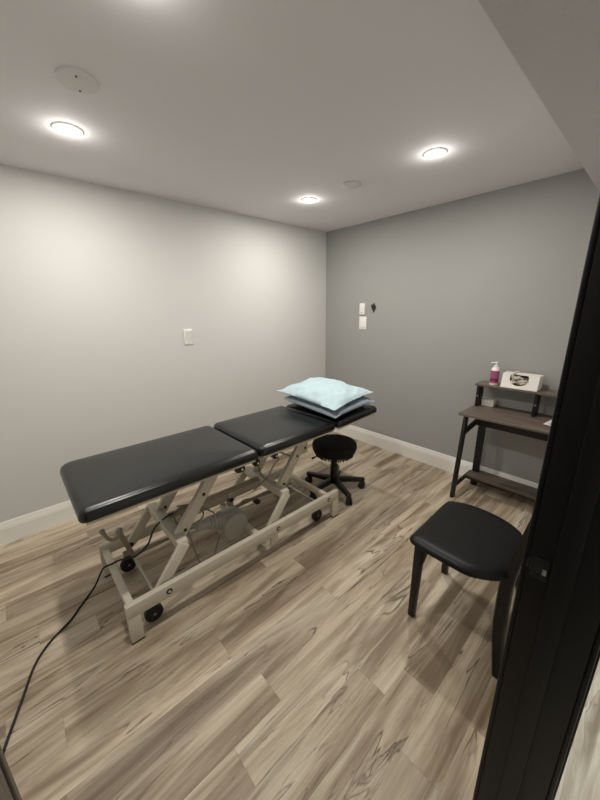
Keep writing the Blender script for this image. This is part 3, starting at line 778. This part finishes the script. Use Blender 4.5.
for y in (DY1-0.022, DY0+0.022):
    b = nb(); bar(b, (2.396, y, 0.0), (2.476, y, DT-0.018), 0.024, 0.044, 0.002, up=(1, 0, 0)); P('front_leg', b, M_desk_metal, D)
    b = nb(); box(b, (2.700, y-0.068 if y > 0.5 else y+0.020, 0.0), (2.735, y-0.020 if y > 0.5 else y+0.068, DT-0.018), 0.002); P('rear_leg', b, M_desk_metal, D)
    b = nb(); bar(b, (2.458, y-0.006 if y > 0.5 else y+0.006, 0.535), (2.720, y-0.030 if y > 0.5 else y+0.030, 0.600), 0.020, 0.040, 0.002); P('side_brace', b, M_desk_metal, D)
    b = nb(); bar(b, (2.420, y, 0.096), (2.735, y, 0.096), 0.020, 0.026, 0.002); P('side_rail', b, M_desk_metal, D)
b = nb(); box(b, (2.545, DY0+0.02, 0.580), (2.563, DY1-0.075, DT-0.018), 0.002); P('back_apron', b, M_desk_metal, D)
b = nb(); box(b, (2.606, DY0+0.035, 0.088), (2.622, DY1-0.036, 0.109), 0.002); P('shelf_rail', b, M_desk_metal, D)

# things on the desk
bx, by, bz = 2.66, 0.776, 0.884
t = thing('lotion_bottle', 'white pump bottle with magenta label on the raised shelf', 'bottle', (bx, by, bz))
b = nb(); lathe(b, (bx, by, bz), (0, 0, 1), [(0, 0), (0.026, 0), (0.028, 0.003), (0.028, 0.110), (0.026, 0.122), (0.018, 0.132), (0.012, 0.136), (0, 0.136)], 32); P('body', b, M_white_plastic, t)
b = nb(); lathe(b, (bx, by, bz+0.016), (0, 0, 1), [(0.0283, 0), (0.0287, 0), (0.0287, 0.092), (0.0283, 0.092), (0.0283, 0)], 32); lb = P('label', b, M_pink, t)
b = nb(); lathe(b, (bx, by, bz+0.030), (0, 0, 1), [(0.0288, 0), (0.0291, 0), (0.0291, 0.020), (0.0288, 0.020), (0.0288, 0)], 32); P('label_band', b, M_pink_dk, lb)
b = nb()
for k in range(3): lathe(b, (bx, by, bz+0.062+k*0.011), (0, 0, 1), [(0.0288, 0), (0.0290, 0), (0.0290, 0.003), (0.0288, 0.003), (0.0288, 0)], 32)
P('label_band', b, M_ink, lb)
b = nb(); cyl(b, (bx, by, bz+0.134), (bx, by, bz+0.148), 0.013, n=20, bev=0.002); cyl(b, (bx, by, bz+0.148), (bx, by, bz+0.166), 0.005, n=12)
cyl(b, (bx, by, bz+0.164), (bx, by, bz+0.172), 0.012, n=18, bev=0.002); bar(b, (bx, by, bz+0.168), (bx-0.018, by+0.032, bz+0.164), 0.010, 0.007, 0.002); P('pump', b, M_white_plastic, t)

# glove box: long carton lying down, slanted front with an oval opening
gx0, gx1, gy0, gy1, gz = 2.628, 2.745, 0.497, 0.722, 0.884
t = thing('glove_box', 'white carton of disposable gloves with an oval opening on the raised shelf', 'box', ((gx0+gx1)/2, (gy0+gy1)/2, gz))
# front face slanted back, with the oval opening cut out
fz0, fz1 = gz, gz+0.098
fx0, fx1 = gx0, gx0+0.026
b = nb()
def fpt(y, k): return (fx0+(fx1-fx0)*k, y, fz0+(fz1-fz0)*k)
oc = ((gy0+gy1)/2+0.006, 0.72); N = 44
ell = []; outr = []
def rect_corner(y, k): return math.atan2(k-oc[1], y-oc[0]) % (2*PI)
angs = sorted([2*PI*(i+0.5)/(N-4) for i in range(N-4)] + [rect_corner(y, k) for y in (gy0, gy1) for k in (0, 1)])
for a in angs:
    c, s = math.cos(a), math.sin(a)
    ell.append(fpt(oc[0]+0.058*c, min(0.97, oc[1]+0.52*s)))
    # project on rectangle border
    hw = (gy1-oc[0]) if c > 0 else (oc[0]-gy0); hk = (1-oc[1]) if s > 0 else oc[1]
    tt = min(hw/abs(c) if abs(c) > 1e-6 else 1e9, hk/abs(s) if abs(s) > 1e-6 else 1e9)
    outr.append(fpt(oc[0]+c*tt, oc[1]+s*tt))
V1 = [b.verts.new(p) for p in ell]; V2 = [b.verts.new(p) for p in outr]
V3 = [b.verts.new((p[0]+0.0015, p[1], p[2]-0.0005)) for p in ell]
for i in range(N):
    j = (i+1) % N
    b.faces.new((V1[i], V1[j], V2[j], V2[i])); b.faces.new((V1[j], V1[i], V3[i], V3[j]))
# other sides
cs = {k: b.verts.new(v) for k, v in dict(a=(fx0, gy0, fz0), b=(fx1, gy0, fz1), c=(gx1, gy0, fz1), d=(gx1, gy0, fz0), e=(fx0, gy1, fz0), f=(fx1, gy1, fz1), g=(gx1, gy1, fz1), h=(gx1, gy1, fz0)).items()}
for q in ('abcd', 'efgh', 'bfgc', 'cghd', 'adhe'): b.faces.new([cs[k] for k in q])
for i, c_ in ((None, None),): pass
o_ = P('carton', b, M_card, t, smooth=False)
b = nb(); prism(b, [(fx0+0.012, gz+0.002), (gx1-0.003, gz+0.002), (gx1-0.003, gz+0.08), (fx1+0.012, gz+0.08)], 'y', gy0+0.004, gy1-0.004); P('carton_lining', b, M_card_in, t, smooth=False)
b = nb()
for k in range(7):
    yy = oc[0]+random.uniform(-0.04, 0.03); z0 = gz+0.03+random.uniform(0, 0.04)
    tube(b, [(gx0+0.022, yy-0.022, z0), (gx0+0.010, yy-0.004, z0+0.012), (gx0+0.008, yy+0.012, z0+0.004), (gx0+0.024, yy+0.028, z0+0.012)], 0.006+0.003*random.random(), 8, 5)
tube(b, [(gx0+0.02, oc[0]+0.03, gz+0.05), (gx0+0.014, oc[0]+0.040, gz+0.085), (gx0+0.020, oc[0]+0.030, gz+0.112), (gx0+0.032, oc[0]+0.012, gz+0.116)], 0.008, 10, 6)
P('gloves', b, M_glove, t)

t = thing('small_box', 'low white box tucked under the raised shelf on the desk', 'box', (2.73, 0.81, DT))
b = nb(); box(b, (2.697, 0.767, DT+0.0003), (2.763, 0.853, DT+0.042), 0.004); P('box_body', b, M_card, t)
b = nb(); box(b, (2.695, 0.765, DT+0.036), (2.765, 0.855, DT+0.050), 0.004); P('box_lid', b, M_card, t)
# papers at right end of the desktop
t = thing('paper_leaflet', 'white printed leaflet lying on the desktop near the door jamb', 'leaflet', (2.58, 0.34, DT))
R = ((2.58, 0.34, DT), Matrix.Rotation(math.radians(-8), 3, 'Z'))
b = nb(); box(b, (2.51, 0.25, DT+0.0002), (2.655, 0.40, DT+0.003), 0, R); P('sheet', b, M_paper, t)
b = nb()
for k in range(5): box(b, (2.53+k*0.022, 0.28, DT+0.003), (2.537+k*0.022, 0.38, DT+0.0034), 0, R)
P('printed_lines', b, M_ink, t)

# ------------------------------------------------------------------ hall light, world, camera
ld = bpy.data.lights.new('hall_lamp', 'AREA'); ld.shape = 'DISK'; ld.size = 0.25; ld.energy = 44; ld.color = (0.84, 0.94, 1.0)
lo = bpy.data.objects.new('hall_lamp', ld); COL.objects.link(lo); lo.location = (1.5, -0.7, HC-0.012)
w = bpy.data.worlds.new('World'); scene.world = w; w.use_nodes = True
w.node_tree.nodes['Background'].inputs[0].default_value = (0.8, 0.85, 0.9, 1); w.node_tree.nodes['Background'].inputs[1].default_value = 0.02

cam = bpy.data.cameras.new('Camera'); co = bpy.data.objects.new('Camera', cam); COL.objects.link(co)
Rr = [[0.74007, -0.67239, -0.01393], [-0.19233, -0.19175, -0.96241], [0.64445, 0.71493, -0.27123]]   # right, down, forward
mw = Matrix(((Rr[0][0], -Rr[1][0], -Rr[2][0], 0), (Rr[0][1], -Rr[1][1], -Rr[2][1], 0), (Rr[0][2], -Rr[1][2], -Rr[2][2], 1.45), (0, 0, 0, 1)))
co.matrix_world = mw
cam.sensor_fit = 'HORIZONTAL'; cam.sensor_width = 36; cam.lens = 322.06/600*36; cam.clip_start = 0.01
scene.camera = co
vs = scene.view_settings
vs.view_transform = 'Standard'; vs.look = 'None'; vs.gamma = 1; vs.use_curve_mapping = False; vs.exposure = -0.32
